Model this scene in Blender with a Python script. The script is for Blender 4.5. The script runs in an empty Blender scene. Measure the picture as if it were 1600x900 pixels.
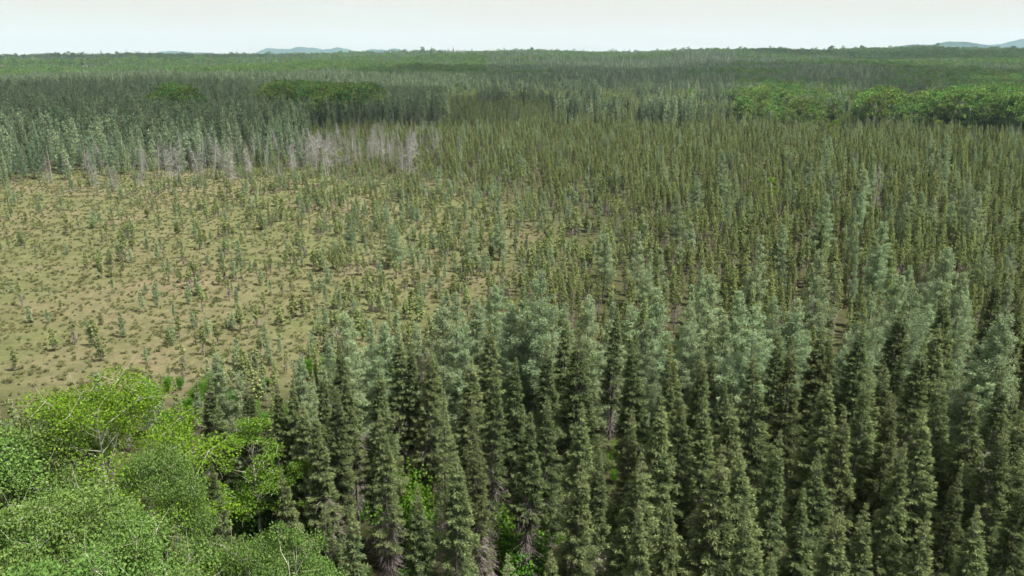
import bpy, math
import numpy as np
from mathutils import Vector, Matrix

# ------------------------------------------------------------------ camera, sky, sun, exposure
sc = bpy.context.scene
CAM_H, PITCH, FPX = 30.0, math.radians(16.4), 1232.0      # metres, look-down angle, focal length in 1600-px units
cam_d = bpy.data.cameras.new('camera'); cam = bpy.data.objects.new('camera', cam_d)
sc.collection.objects.link(cam); sc.camera = cam
cam.location = (0, 0, CAM_H); cam.rotation_euler = (math.pi/2 - PITCH, 0, 0)
cam_d.sensor_width = 36.0; cam_d.lens = 36.0*FPX/1600.0
cam_d.clip_start = 0.5; cam_d.clip_end = 40000.0

SUN_ELEV, SUN_AZ = math.radians(60), math.radians(112)     # azimuth clockwise from +Y (view direction)
world = bpy.data.worlds.new('World'); sc.world = world; world.use_nodes = True
wt = world.node_tree; wt.nodes.clear()
def wn(t, **k):
    n = wt.nodes.new(t)
    for a, b in k.items(): setattr(n, a, b)
    return n
sky = wn('ShaderNodeTexSky', sky_type='NISHITA', sun_disc=False, sun_elevation=SUN_ELEV, sun_rotation=SUN_AZ, altitude=300, air_density=1.0, dust_density=1.0)
bg_blue = wn('ShaderNodeBackground'); bg_blue.inputs['Strength'].default_value = 0.05
bg_cloud = wn('ShaderNodeBackground'); bg_cloud.inputs['Color'].default_value = (1.0, 0.975, 0.87, 1); bg_cloud.inputs['Strength'].default_value = 0.265
tc = wn('ShaderNodeTexCoord'); mp = wn('ShaderNodeMapping'); mp.inputs['Scale'].default_value = (2.6, 2.6, 26.0)
nz = wn('ShaderNodeTexNoise'); nz.inputs['Scale'].default_value = 1.7; nz.inputs['Detail'].default_value = 5; nz.inputs['Roughness'].default_value = 0.55
rp = wn('ShaderNodeValToRGB'); rp.color_ramp.elements[0].position = 0.32; rp.color_ramp.elements[1].position = 0.52
rp.color_ramp.elements[0].color = (0.55, 0.55, 0.55, 1)
mx = wn('ShaderNodeMixShader'); wo = wn('ShaderNodeOutputWorld')
L = wt.links.new
L(tc.outputs['Generated'], mp.inputs['Vector']); L(mp.outputs['Vector'], nz.inputs['Vector']); L(nz.outputs['Fac'], rp.inputs['Fac'])
L(sky.outputs['Color'], bg_blue.inputs['Color']); L(rp.outputs['Color'], mx.inputs['Fac'])
L(bg_blue.outputs['Background'], mx.inputs[1]); L(bg_cloud.outputs['Background'], mx.inputs[2]); L(mx.outputs['Shader'], wo.inputs['Surface'])

sun_d = bpy.data.lights.new('sun', 'SUN'); sun_d.energy = 4.2; sun_d.angle = math.radians(5); sun_d.color = (1.0, 0.95, 0.86)
sun = bpy.data.objects.new('sun', sun_d); sc.collection.objects.link(sun)
sdir = Vector((math.sin(SUN_AZ)*math.cos(SUN_ELEV), math.cos(SUN_AZ)*math.cos(SUN_ELEV), math.sin(SUN_ELEV)))
sun.rotation_euler = sdir.to_track_quat('Z', 'Y').to_euler(); sun.location = (0, -40, 120)

vs = sc.view_settings; vs.view_transform = 'Standard'; vs.look = 'None'; vs.gamma = 1.0; vs.exposure = 1.65; vs.use_curve_mapping = False
cy = sc.cycles; cy.max_bounces = 4; cy.diffuse_bounces = 3; cy.glossy_bounces = 1; cy.transmission_bounces = 2
cy.transparent_max_bounces = 4; cy.volume_bounces = 1; cy.use_denoising = True; cy.denoiser = 'OPENIMAGEDENOISE'; cy.denoising_input_passes = 'RGB_ALBEDO_NORMAL'; cy.denoising_prefilter = 'ACCURATE'; cy.caustics_reflective = False; cy.caustics_refractive = False
cy.use_adaptive_sampling = True; cy.adaptive_threshold = 0.02

rng = np.random.default_rng(11)
C = sc.collection

# ------------------------------------------------------------------ layout helpers
cp, sp = math.cos(PITCH), math.sin(PITCH)
def ray(u, v):
    a, b = (u-800)/FPX, (450-v)/FPX
    d = np.array([a, cp + b*sp, -sp + b*cp]); return d
def at_height(u, v, h):
    """the spot (x, y) on which a thing h metres tall has its tip seen at photo position u, v"""
    d = ray(u, v); t = (h - CAM_H)/d[2]; return d[0]*t, d[1]*t
def project(x, y, z):
    x, y, z = np.asarray(x, float), np.asarray(y, float), np.asarray(z, float) - CAM_H
    f = y*cp - z*sp; up = y*sp + z*cp; f = np.where(f < 0.1, 0.1, f)
    return 800 + FPX*x/f, 450 - FPX*up/f
def sstep(a, b, x):
    t = np.clip((x-a)/(b-a), 0, 1); return t*t*(3-2*t)
_k = rng.normal(0, 1, (14, 2)); _k /= np.linalg.norm(_k, axis=1)[:, None]; _ph = rng.uniform(0, 6.28, 14); _fr = 2.0**np.linspace(0, 2.6, 14)
def wav(x, y, size, s=0):
    """smooth noise, about -1..1"""
    o = np.zeros(np.shape(x))
    for i in range(14):
        j = (i + 3*s) % 14
        o = o + np.sin(6.283*_fr[i]/size*(x*_k[j, 0] + y*_k[j, 1]) + _ph[j]*(1+s))/_fr[i]**0.7
    return o/2.6
_az = np.radians([-180, -60, -36, -26, -18, -4, 4, 13, 22, 27, 36, 60, 180])
_rz = np.array([16, 15, 16, 17, 21, 27, 30, 33, 31, 34, 34, 32, 16.0])
def ground_z(x, y):
    r = np.hypot(x, y); az = np.arctan2(x, y)
    ridge = np.interp(az, _az, _rz)
    z = ridge*sstep(420, 2350, r)**1.15*(1 - sstep(2700, 4600, r))
    z = z + wav(x, y, 900, 1)*(3.5*sstep(320, 1100, r) + 3.5*sstep(1200, 2200, r))
    hum = sstep(40, 70, r)*(1 - sstep(240, 330, r))
    return z + hum*(0.10*wav(x, y, 9, 2) + 0.10*wav(x, y, 31, 3))

# ------------------------------------------------------------------ materials
def lin(c): return tuple(((v/255)/12.92 if v/255 <= .04045 else ((v/255+.055)/1.055)**2.4) for v in c)
def leaf_mat(name, stops, trans=0.25, hue=0.03, val=0.25, patch=None):
    """pigment by the face attribute 'tone' (old growth to new growth), varied from plant to plant"""
    m = bpy.data.materials.new(name); m.use_nodes = True; t = m.node_tree; t.nodes.clear(); N = t.nodes.new; K = t.links.new
    a = N('ShaderNodeAttribute'); a.attribute_name = 'tone'
    r = N('ShaderNodeValToRGB'); el = r.color_ramp.elements
    while len(el) < len(stops): el.new(0.5)
    for e, (p, c) in zip(el, stops): e.position = p; e.color = (*c, 1)
    oi = N('ShaderNodeObjectInfo'); hs = N('ShaderNodeHueSaturation')
    mr = N('ShaderNodeMapRange'); mr.inputs['To Min'].default_value = 0.5-hue; mr.inputs['To Max'].default_value = 0.5+hue
    ml = N('ShaderNodeMath'); ml.operation = 'MULTIPLY'; ml.inputs[1].default_value = 7.31
    fr = N('ShaderNodeMath'); fr.operation = 'FRACT'
    mv = N('ShaderNodeMapRange'); mv.inputs['To Min'].default_value = 1-val; mv.inputs['To Max'].default_value = 1+val
    K(a.outputs['Fac'], r.inputs['Fac']); K(oi.outputs['Random'], mr.inputs['Value']); K(oi.outputs['Random'], ml.inputs[0]); K(ml.outputs[0], fr.inputs[0])
    K(fr.outputs[0], mv.inputs['Value']); K(mr.outputs[0], hs.inputs['Hue']); K(mv.outputs[0], hs.inputs['Value']); K(r.outputs['Color'], hs.inputs['Color'])
    d = N('ShaderNodeBsdfDiffuse'); tr = N('ShaderNodeBsdfTranslucent'); ms = N('ShaderNodeMixShader'); ms.inputs['Fac'].default_value = trans
    o = N('ShaderNodeOutputMaterial')
    K(hs.outputs['Color'], d.inputs['Color']); K(hs.outputs['Color'], tr.inputs['Color']); K(d.outputs[0], ms.inputs[1]); K(tr.outputs[0], ms.inputs[2]); K(ms.outputs[0], o.inputs['Surface'])
    return m
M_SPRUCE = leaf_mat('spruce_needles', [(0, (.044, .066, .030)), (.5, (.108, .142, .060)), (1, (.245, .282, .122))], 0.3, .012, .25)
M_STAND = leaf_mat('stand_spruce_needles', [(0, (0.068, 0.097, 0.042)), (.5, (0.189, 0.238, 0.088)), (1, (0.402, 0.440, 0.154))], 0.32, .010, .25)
M_LARCH = leaf_mat('tamarack_needles', [(0, (0.109, 0.161, 0.090)), (.5, (0.193, 0.258, 0.140)), (1, (0.287, 0.354, 0.198))], 0.3, .015, .2)
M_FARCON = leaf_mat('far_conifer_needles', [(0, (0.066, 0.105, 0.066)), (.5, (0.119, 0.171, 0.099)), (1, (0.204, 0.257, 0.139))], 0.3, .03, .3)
M_ASPEN = leaf_mat('aspen_leaves', [(0, (0.055, 0.107, 0.023)), (.5, (0.098, 0.169, 0.039)), (1, (0.169, 0.247, 0.081))], .3, .012, .12)
M_ASPENY = leaf_mat('young_aspen_leaves', [(0, (0.068, 0.128, 0.010)), (.5, (0.111, 0.191, 0.015)), (1, (0.174, 0.255, 0.038))], 0.35, .01, .12)
M_SHRUB = leaf_mat('shrub_leaves', [(0, (0.038, 0.098, 0.010)), (.5, (0.072, 0.166, 0.019)), (1, (0.119, 0.230, 0.034))], .3, .02, .2)
M_DECID = leaf_mat('far_broadleaf_leaves', [(0, (0.052, 0.101, 0.025)), (.5, (0.087, 0.157, 0.035)), (1, (0.146, 0.230, 0.059))], .25, .03, .25)
M_BARK = leaf_mat('spruce_bark', [(0, (.055, .045, .045)), (1, (.15, .125, .125))], 0, .01, .2)
M_TWIG = leaf_mat('dead_twigs', [(0, (.085, .070, .068)), (.5, (.150, .126, .122)), (1, (.240, .215, .208))], 0, .02, .25)
M_SNAG = leaf_mat('weathered_grey_wood', [(0, (0.106, 0.106, 0.100)), (.5, (0.183, 0.182, 0.172)), (1, (0.285, 0.282, 0.268))], 0, .01, .3)
M_PALE = leaf_mat('pale_aspen_bark', [(0, (.22, .22, .17)), (1, (.48, .47, .40))], 0, .01, .15)
M_SEDGE = leaf_mat('sedge_blades', [(0, (.100, .118, .046)), (.5, (.150, .168, .072)), (1, (.220, .222, .110))], 0.45, .02, .2)
M_HEATH = leaf_mat('bog_shrub_leaves', [(0, (0.103, 0.101, 0.047)), (.5, (0.166, 0.161, 0.072)), (1, (0.238, 0.217, 0.103))], 0.4, 0.03, 0.25)

# ------------------------------------------------------------------ mesh building
def unit(a): return a/np.maximum(np.linalg.norm(a, axis=-1, keepdims=True), 1e-9)
class MB:
    """collects quads and triangles (numpy) of one mesh; each face has a tone"""
    def __init__(s): s.v = []; s.f = []; s.t = []; s.n = 0
    def quads(s, P, tone):
        """P: (N,4,3)"""
        n = len(P)
        if n == 0: return
        s.v.append(P.reshape(-1, 3)); s.f.append(s.n + np.arange(n*4).reshape(n, 4)); s.t.append(np.broadcast_to(tone, n)); s.n += n*4
    def sprays(s, p, d, length, width, tone, r):
        sd = unit(np.cross(d, r.normal(0, 1, p.shape)))
        l = np.asarray(length).reshape(-1, 1); w = np.asarray(width).reshape(-1, 1)
        m = p + d*l*r.uniform(.4, .65, (len(p), 1))
        s.quads(np.stack([p, m + sd*w, p + d*l, m - sd*w], 1), tone)
    def tube(s, pts, rad, tone, sides=6):
        pts = np.asarray(pts, float); rad = np.asarray(rad, float); k = len(pts)
        d = unit(np.gradient(pts, axis=0)); a = unit(np.cross(d, np.array([.31, .95, .05]) + 0*d)); b = np.cross(d, a)
        an = np.arange(sides)*2*math.pi/sides
        ring = pts[:, None] + rad[:, None, None]*(np.cos(an)[None, :, None]*a[:, None] + np.sin(an)[None, :, None]*b[:, None])
        nx = np.roll(ring, -1, 1)
        s.quads(np.stack([ring[:-1], nx[:-1], nx[1:], ring[1:]], 2).reshape(-1, 4, 3), tone)
    def spikes(s, p, q, w, tone, r):
        """thin three-sided twigs from p to q"""
        p, q = np.asarray(p), np.asarray(q); d = unit(q-p); w = np.broadcast_to(np.asarray(w), len(p)).reshape(-1, 1)
        a = unit(np.cross(d, r.normal(0, 1, p.shape))); b = np.cross(d, a)
        c = [a, -.5*a + .866*b, -.5*a - .866*b]
        for i in range(3):
            s.quads(np.stack([p + w*c[i], p + w*c[(i+1) % 3], q + .3*w*c[(i+1) % 3], q + .3*w*c[i]], 1), tone)
    def data(s):
        return np.concatenate(s.v), np.concatenate(s.f), np.concatenate(s.t)
def make_mesh(name, pieces):
    """pieces: [(MB, material), ...] into one mesh"""
    V, F, T, MI = [], [], [], []; n = 0; me = bpy.data.meshes.new(name)
    for i, (mb, mat) in enumerate(pieces):
        if not mb.v: continue
        v, f, t = mb.data(); V.append(v); F.append(f+n); T.append(t); MI.append(np.full(len(f), len(me.materials))); n += len(v); me.materials.append(mat)
    V, F, T, MI = np.concatenate(V), np.concatenate(F), np.concatenate(T), np.concatenate(MI)
    me.vertices.add(len(V)); me.vertices.foreach_set('co', V.astype(np.float32).ravel())
    me.loops.add(F.size); me.loops.foreach_set('vertex_index', F.astype(np.int32).ravel())
    me.polygons.add(len(F)); me.polygons.foreach_set('loop_start', (np.arange(len(F))*4).astype(np.int32)); 
    me.polygons.foreach_set('material_index', MI.astype(np.int32))
    at = me.attributes.new('tone', 'FLOAT', 'FACE'); at.data.foreach_set('value', T.astype(np.float32))
    me.update(calc_edges=True)
    return me

# ------------------------------------------------------------------ tree kinds; every builder gives {part: (MB, material)}, built 1:1 in metres
def spruce(seed, H, R, base, n_spray, size, mat, gap=.25, top=1.0, dead=1.0, thin=0.0, bush=1.0, fat=.17):
    """black spruce: narrow spire with club-like top, drooping boughs, dead limbs below the crown"""
    r = np.random.default_rng(seed); tr, cr, dd = MB(), MB(), MB()
    zz = np.linspace(-.3, H, 9); bend = np.cumsum(r.normal(0, .012*H/9, (9, 2)), 0)*np.linspace(.2, 1, 9)[:, None]
    pts = np.column_stack([bend, zz]); tr.tube(pts, np.interp(zz, [0, H], [.0085*H+.015, .008]), r.uniform(0, 1), 6)
    axis = lambda z: np.column_stack([np.interp(z, zz, bend[:, 0]), np.interp(z, zz, bend[:, 1]), z])
    nb = int(H*(1-base)*(22 if n_spray > 9000 else 15)*bush); q = np.sort(r.uniform(0, 1, nb))**1.1          # 0 = tip of the tree
    z0 = H - q*H*(1-base)
    lump = np.interp(q, np.linspace(0, 1, 14), r.uniform(.80, 1.18, 14))
    prof = q**(1.25-.35*sstep(0, .35, q))*(1-.40*sstep(.78, 1, q)) + .05*np.exp(-((q-.10)/.05)**2)
    az = np.arange(nb)*2.39996 + r.normal(0, .5, nb)
    side = 1 + .22*np.cos(az - r.uniform(0, 6.28)) 
    Lb = (R*prof*lump*side*r.uniform(.60, 1.15, nb) + .05)
    slope = np.interp(q, [0, .05, .2, 1], [.9, .15, -.25, -.55]) + r.normal(0, .13, nb); curl = np.interp(q, [0, .2, 1], [0, .15, .38])
    ax = axis(z0); rad = np.column_stack([np.cos(az), np.sin(az), 0*az]); lat = np.column_stack([-np.sin(az), np.cos(az), 0*az])
    keep = r.uniform(0, 1, nb) > thin*sstep(.25, .95, q)
    def path(i, s): return ax[i] + rad[i]*(Lb[i]*s)[:, None] + np.column_stack([0*s, 0*s, Lb[i]*(slope[i]*s + curl[i]*s*s)])
    al = np.where(keep)[0]
    wgt = (Lb[al] + .12)*np.where(q[al] < .16, 1.0*top, 1.0); i = r.choice(al, n_spray, p=wgt/wgt.sum())
    s = r.uniform(.12, 1.0, n_spray)**.7; sg = r.choice([-1, 1], n_spray); off = r.uniform(0, 1, n_spray)*.34*Lb[i]*(1.08-s)**.8
    p = path(i, s) + lat[i]*(sg*off)[:, None] + r.normal(0, .025, (n_spray, 3)); p[:, 2] -= r.uniform(0, 1, n_spray)**2*(.05+.07*Lb[i])
    d = unit(rad[i]*r.uniform(.3, 1, (n_spray, 1)) + lat[i]*(sg*r.uniform(.1, .9, n_spray))[:, None] + np.column_stack([0*s, 0*s, slope[i]*.5 + r.normal(.10, .28, n_spray)]))
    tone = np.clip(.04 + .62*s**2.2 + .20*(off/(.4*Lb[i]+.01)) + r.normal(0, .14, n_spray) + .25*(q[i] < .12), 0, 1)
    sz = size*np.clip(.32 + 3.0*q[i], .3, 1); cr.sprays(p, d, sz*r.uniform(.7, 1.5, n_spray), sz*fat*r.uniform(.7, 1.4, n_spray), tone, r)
    tr.spikes(ax[al], path(al, np.full(len(al), .85)), .006+.004*Lb[al], r.uniform(0, 1, len(al)), r)
    nd = int(H*(base*26 + 4)*dead)
    if nd:
        z = r.uniform(.12*H, H*(base + .30*(1-base)), nd); a = axis(z); th = r.uniform(0, 6.28, nd)
        ln = R*r.uniform(.25, .85, nd)*np.interp(z, [0, base*H, H], [.6, 1, .7]); dr = np.column_stack([np.cos(th), np.sin(th), r.normal(-.5, .25, nd)])
        e = a + dr*ln[:, None]; dd.spikes(a, e, .017, r.uniform(.2, 1, nd), r)
        j = np.repeat(np.arange(nd), 5); f = r.uniform(.3, 1, len(j))[:, None]; b = a[j] + (e-a)[j]*f
        t = unit(dr[j] + r.normal(0, .7, (len(j), 3))); t[:, 2] -= .3
        dd.spikes(b, b + t*(ln[j]*r.uniform(.15, .4, len(j)))[:, None], .010, r.uniform(.2, 1, len(j)), r)
    return {'trunk': (tr, M_BARK), 'crown': (cr, mat), 'dead_branches': (dd, M_TWIG)}

def larch(seed, H, R, n_spray, size, base=.12, mat=None, fat=.15):
    """tamarack: soft open cone, fine tufts on level boughs"""
    r = np.random.default_rng(seed); tr, cr = MB(), MB()
    zz = np.linspace(-.3, H, 9); bend = np.cumsum(r.normal(0, .012*H/9, (9, 2)), 0)*np.linspace(.2, 1, 9)[:, None]
    tr.tube(np.column_stack([bend, zz]), np.interp(zz, [0, H], [.0085*H+.012, .007]), r.uniform(0, 1), 6)
    axis = lambda z: np.column_stack([np.interp(z, zz, bend[:, 0]), np.interp(z, zz, bend[:, 1]), z])
    nb = int(H*(1-base)*12); q = np.sort(r.uniform(0, 1, nb)); z0 = H - q*H*(1-base)
    Lb = R*(np.clip(q, 0, 1)**.90)*r.uniform(.6, 1.15, nb)*np.interp(q, np.linspace(0, 1, 9), r.uniform(.8, 1.12, 9))*(1-.35*sstep(.8, 1, q)) + .10
    az = np.arange(nb)*2.39996 + r.normal(0, .5, nb); slope = np.interp(q, [0, .15, .5, 1], [1.2, .5, .12, -.15]) + r.normal(0, .12, nb)
    ax = axis(z0); rad = np.column_stack([np.cos(az), np.sin(az), 0*az]); lat = np.column_stack([-np.sin(az), np.cos(az), 0*az])
    def path(i, s): return ax[i] + rad[i]*(Lb[i]*s)[:, None] + np.column_stack([0*s, 0*s, Lb[i]*(slope[i]*s + .12*s*s)])
    w = (Lb+.1)**1.15; i = r.choice(nb, n_spray, p=w/w.sum()); s = r.uniform(.08, 1, n_spray)**.8; sg = r.choice([-1, 1], n_spray)
    off = r.uniform(0, 1, n_spray)*.33*Lb[i]*(1.1-s)
    p = path(i, s) + lat[i]*(sg*off)[:, None] + r.normal(0, .05, (n_spray, 3)); p[:, 2] -= r.uniform(0, 1, n_spray)**2*(.08+.16*Lb[i])
    d = unit(rad[i]*.4 + lat[i]*(sg*.4)[:, None] + r.normal(0, .65, (n_spray, 3)))
    tone = np.clip(.2 + .45*s + r.normal(0, .2, n_spray), 0, 1)
    cr.sprays(p, d, size*r.uniform(.6, 1.4, n_spray), size*fat*r.uniform(.7, 1.4, n_spray), tone, r)
    tr.spikes(ax, path(np.arange(nb), np.full(nb, .95)), .006+.005*Lb, r.uniform(.2, 1, nb), r)
    return {'trunk': (tr, M_BARK), 'crown': (cr, mat or M_LARCH)}

def broadleaf(seed, H, R, n_leaf, size, base=.35, clumps=70, mat=None, bark=None):
    """aspen or birch: trunk, limbs to many leaf clumps, gaps between them"""
    r = np.random.default_rng(seed); tr, cr = MB(), MB()
    zz = np.linspace(-.3, H*.9, 8); bend = np.cumsum(r.normal(0, .02*H/8, (8, 2)), 0)
    tr.tube(np.column_stack([bend, zz]), np.interp(zz, [0, H*.9], [.010*H+.02, .015]), r.uniform(.3, 1), 7)
    ch = H*(1-base); c = unit(r.normal(0, 1, (clumps, 3)))*(r.uniform(.35, 1, clumps)**.35)[:, None]
    c[:, 2] = np.where(c[:, 2] < -.5, c[:, 2]*.7, c[:, 2])
    wide = 1 - .30*np.clip(c[:, 2], 0, 1)
    c = np.column_stack([c[:, 0]*R*wide, c[:, 1]*R*wide, H*base + ch*(.5+.5*c[:, 2])]); c += r.normal(0, .10*R, c.shape)
    c[:, 2] = np.minimum(c[:, 2], H*.97)
    cs = R*r.uniform(.13, .26, clumps)
    zb = np.clip(c[:, 2] - np.hypot(c[:, 0], c[:, 1])*r.uniform(.7, 1.3, clumps), H*base*.7, H*.88)
    a = np.column_stack([np.interp(zb, zz, bend[:, 0]), np.interp(zb, zz, bend[:, 1]), zb]); mid = (a+c)/2 + r.normal(0, .06*R, a.shape)
    w = .012 + .006*np.linalg.norm(c-a, axis=1); tn = r.uniform(.3, 1, clumps)
    tr.spikes(a, mid, w, tn, r); tr.spikes(mid, c, w*.5, tn, r)
    j = np.repeat(np.arange(clumps), 6); e = c[j] + r.normal(0, 1, (len(j), 3))*cs[j][:, None]*.8; tr.spikes(c[j], e, .007, tn[j], r)
    i = r.choice(clumps, n_leaf, p=cs**2/np.sum(cs**2))
    # leaves sit along the twigs of a clump, mostly on its outside
    g = unit(r.normal(0, 1, (n_leaf, 3)))*(r.uniform(.1, 1, n_leaf)**.5)[:, None]*cs[i][:, None]*np.array([1.2, 1.2, .7])*1.1
    p = c[i] + g; d = unit(g*.6/cs[i][:, None] + r.normal(0, .6, (n_leaf, 3)))
    tone = np.clip(.45 + r.normal(0, .22, n_leaf), 0, 1)
    cr.sprays(p, d, size*r.uniform(.7, 1.3, n_leaf), size*.42*r.uniform(.8, 1.2, n_leaf), tone, r)
    return {'trunk': (tr, bark or M_PALE), 'crown': (cr, mat or M_ASPEN)}

def snag(seed, H, n_br, R, broken=.9):
    """dead bare tree, weathered grey, with drooping limbs and fine twigs"""
    r = np.random.default_rng(seed); tr, br = MB(), MB()
    zz = np.linspace(-.3, H, 8); bend = np.cumsum(r.normal(0, .02*H/8, (8, 2)), 0)
    tr.tube(np.column_stack([bend, zz]), np.interp(zz, [0, H], [.0095*H+.02, .02]), r.uniform(.4, 1), 6)
    z = r.uniform(.15*H, .97*H, n_br); a = np.column_stack([np.interp(z, zz, bend[:, 0]), np.interp(z, zz, bend[:, 1]), z])
    th = r.uniform(0, 6.28, n_br); ln = R*r.uniform(.3, 1, n_br)*np.interp(z, [0, .4*H, H], [.8, 1, .25])
    dr = np.column_stack([np.cos(th), np.sin(th), r.normal(-.15, .3, n_br)]); m = a + dr*(ln*.55)[:, None]; e = m + (dr + [0, 0, -.15] + r.normal(0, .25, dr.shape))*(ln*.45)[:, None]
    t = r.uniform(.2, 1, n_br); br.spikes(a, m, .022, t, r); br.spikes(m, e, .013, t, r)
    j = np.repeat(np.arange(n_br), 11); f = r.uniform(.2, 1, len(j))[:, None]; b = a[j] + (e-a)[j]*f
    q = unit(dr[j] + r.normal(0, .8, (len(j), 3))); br.spikes(b, b + q*(ln[j]*r.uniform(.2, .55, len(j)))[:, None], .011, r.uniform(.2, 1, len(j)), r)
    return {'trunk': (tr, M_SNAG), 'branches': (br, M_SNAG)}

def shrub(seed, H, R, n, size, mat):
    r = np.random.default_rng(seed); st, fo = MB(), MB()
    k = 14; th = r.uniform(0, 6.28, k); e = np.column_stack([np.cos(th)*R*.7*r.uniform(.3, 1, k), np.sin(th)*R*.7*r.uniform(.3, 1, k), H*r.uniform(.55, .95, k)])
    b = np.column_stack([r.normal(0, .08*R, (k, 2)), np.full(k, -.1)]); st.spikes(b, e, .015*H**.5, r.uniform(.2, .8, k), r)
    i = r.integers(0, k, n); g = unit(r.normal(0, 1, (n, 3)))*(r.uniform(0, 1, n)**.5)[:, None]*np.array([R*.42, R*.42, H*.26])
    p = e[i]*r.uniform(.55, 1, (n, 1)) + g; p[:, 2] = np.abs(p[:, 2]) + .03
    fo.sprays(p, unit(g/np.array([R, R, H]) + r.normal(0, .5, (n, 3))), size*r.uniform(.7, 1.3, n), size*.4*r.uniform(.8, 1.2, n), np.clip(r.normal(.45, .22, n), 0, 1), r)
    return {'stems': (st, M_TWIG), 'foliage': (fo, mat)}

# every kind: a list of variants (nominal height, part meshes, joined mesh for the masses)
def variants(label, builders):
    out = []
    for H, parts in builders:
        pm = {k: make_mesh(label + '_' + k, [v]) for k, v in parts.items() if v[0].v}
        out.append(dict(H=H, parts=pm, joined=None, src=parts, label=label))
    return out
def joined(var):
    if var['joined'] is None: var['joined'] = make_mesh(var['label'], list(var['src'].values()))
    return var['joined']

BIG_SPRUCE = variants('black_spruce', [
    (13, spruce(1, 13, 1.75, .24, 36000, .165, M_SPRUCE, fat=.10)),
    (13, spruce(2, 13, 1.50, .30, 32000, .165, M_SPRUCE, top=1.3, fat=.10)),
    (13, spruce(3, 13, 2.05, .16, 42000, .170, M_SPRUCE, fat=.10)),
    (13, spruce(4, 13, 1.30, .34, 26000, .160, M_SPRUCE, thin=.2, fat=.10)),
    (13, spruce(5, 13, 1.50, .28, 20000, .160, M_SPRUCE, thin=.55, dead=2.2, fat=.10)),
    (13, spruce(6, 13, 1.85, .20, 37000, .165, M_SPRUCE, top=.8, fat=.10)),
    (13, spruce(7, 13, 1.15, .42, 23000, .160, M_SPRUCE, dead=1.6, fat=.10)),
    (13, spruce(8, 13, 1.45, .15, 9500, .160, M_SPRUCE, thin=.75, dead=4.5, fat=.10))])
LOOK_SPRUCE = ['full-crowned olive', 'club-topped olive', 'broad olive', 'slim dark', 'ragged half-bare', 'even-coned olive', 'narrow bare-stemmed', 'grey mostly dead']
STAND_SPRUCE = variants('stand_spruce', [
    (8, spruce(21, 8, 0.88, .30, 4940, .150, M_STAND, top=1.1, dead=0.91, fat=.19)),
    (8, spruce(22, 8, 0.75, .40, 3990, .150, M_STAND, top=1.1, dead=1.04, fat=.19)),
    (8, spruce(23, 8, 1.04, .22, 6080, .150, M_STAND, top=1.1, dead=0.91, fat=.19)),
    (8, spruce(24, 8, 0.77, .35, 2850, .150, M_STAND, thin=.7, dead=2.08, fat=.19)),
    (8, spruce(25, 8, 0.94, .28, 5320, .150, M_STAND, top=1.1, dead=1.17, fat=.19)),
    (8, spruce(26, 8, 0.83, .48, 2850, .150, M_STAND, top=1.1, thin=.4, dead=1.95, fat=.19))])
BOG_SPRUCE = variants('bog_spruce', [
    (3, spruce(31, 3, 0.46, .30, 840, .17, M_STAND, top=2.0, dead=2.0, fat=.26)),
    (3, spruce(32, 3, 0.35, .45, 640, .17, M_STAND, top=2.5, dead=2.4, fat=.26)),
    (3, spruce(33, 3, 0.57, .15, 1040, .17, M_STAND, top=1.5, dead=2.0, fat=.26)),
    (3, spruce(34, 3, 0.40, .30, 280, .17, M_STAND, thin=.8, dead=3.5, fat=.26))])
TAMARACK = variants('tamarack', [
    (11, larch(41, 11, 2.9, 38000, .12)), (11, larch(42, 11, 2.4, 30000, .12)),
    (11, larch(43, 11, 3.3, 42000, .12)), (11, larch(44, 11, 2.0, 20000, .12))])
LOOK_LARCH = ['soft blue-green', 'slender pale green', 'broad blue-green', 'narrow wispy']
SMALL_LARCH = variants('young_tamarack', [(4, larch(51, 4, .85, 2400, .16, .15, fat=.2)), (4, larch(52, 4, .65, 1600, .16, .2, fat=.2)), (4, larch(53, 4, 1.0, 2000, .16, .1, fat=.2))])
ASPEN = variants('aspen', [(14, broadleaf(61, 14, 4.0, 40000, .115, .38, 70, M_ASPEN)), (14, broadleaf(62, 14, 3.5, 36000, .115, .35, 64, M_ASPEN)),
                           (14, broadleaf(63, 14, 4.2, 54000, .105, .16, 110, M_ASPENY)), (9, broadleaf(64, 9, 2.0, 11000, .11, .2, 45, M_SHRUB))])
FAR_TREE = variants('far_broadleaf_tree', [(12, broadleaf(71, 12, 3.6, 1500, .42, .25, 36, M_DECID)), (12, broadleaf(72, 12, 3.0, 1300, .42, .25, 30, M_DECID)), (12, broadleaf(73, 12, 4.2, 1700, .45, .3, 42, M_DECID))])
YELLOW_SAPLING = variants('yellow_green_sapling', [(8, broadleaf(74, 8, 1.7, 900, .30, .2, 22, M_ASPENY)), (8, broadleaf(75, 8, 1.3, 700, .30, .2, 18, M_ASPENY))])  # saplings with yellow-green leaf colour
FAR_CON = variants('far_conifer', [(12, larch(81, 12, 1.7, 800, .42, .10, M_FARCON, fat=.24)), (12, larch(82, 12, 1.4, 700, .42, .15, M_FARCON, fat=.24)), (12, larch(84, 12, 2.0, 800, .45, .10, M_LARCH, fat=.24)),
                                   (12, spruce(83, 12, 1.2, .2, 700, .42, M_FARCON, dead=.3, fat=.26))])
FAR_SPRUCE = variants('far_spruce', [(11, spruce(85, 11, .95, .25, 500, .38, M_STAND, dead=.3, top=1.5, fat=.26)), (11, spruce(86, 11, 1.1, .2, 600, .40, M_FARCON, dead=.3, top=1.5, fat=.26)), (11, spruce(87, 11, .8, .3, 420, .38, M_STAND, dead=.6, thin=.4, fat=.26))])
SNAG = variants('dead_tree', [(9, snag(91, 9, 80, 1.8)), (9, snag(92, 9, 60, 1.5)), (9, snag(93, 9, 110, 2.2)), (9, snag(94, 9, 22, .8))])
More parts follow.
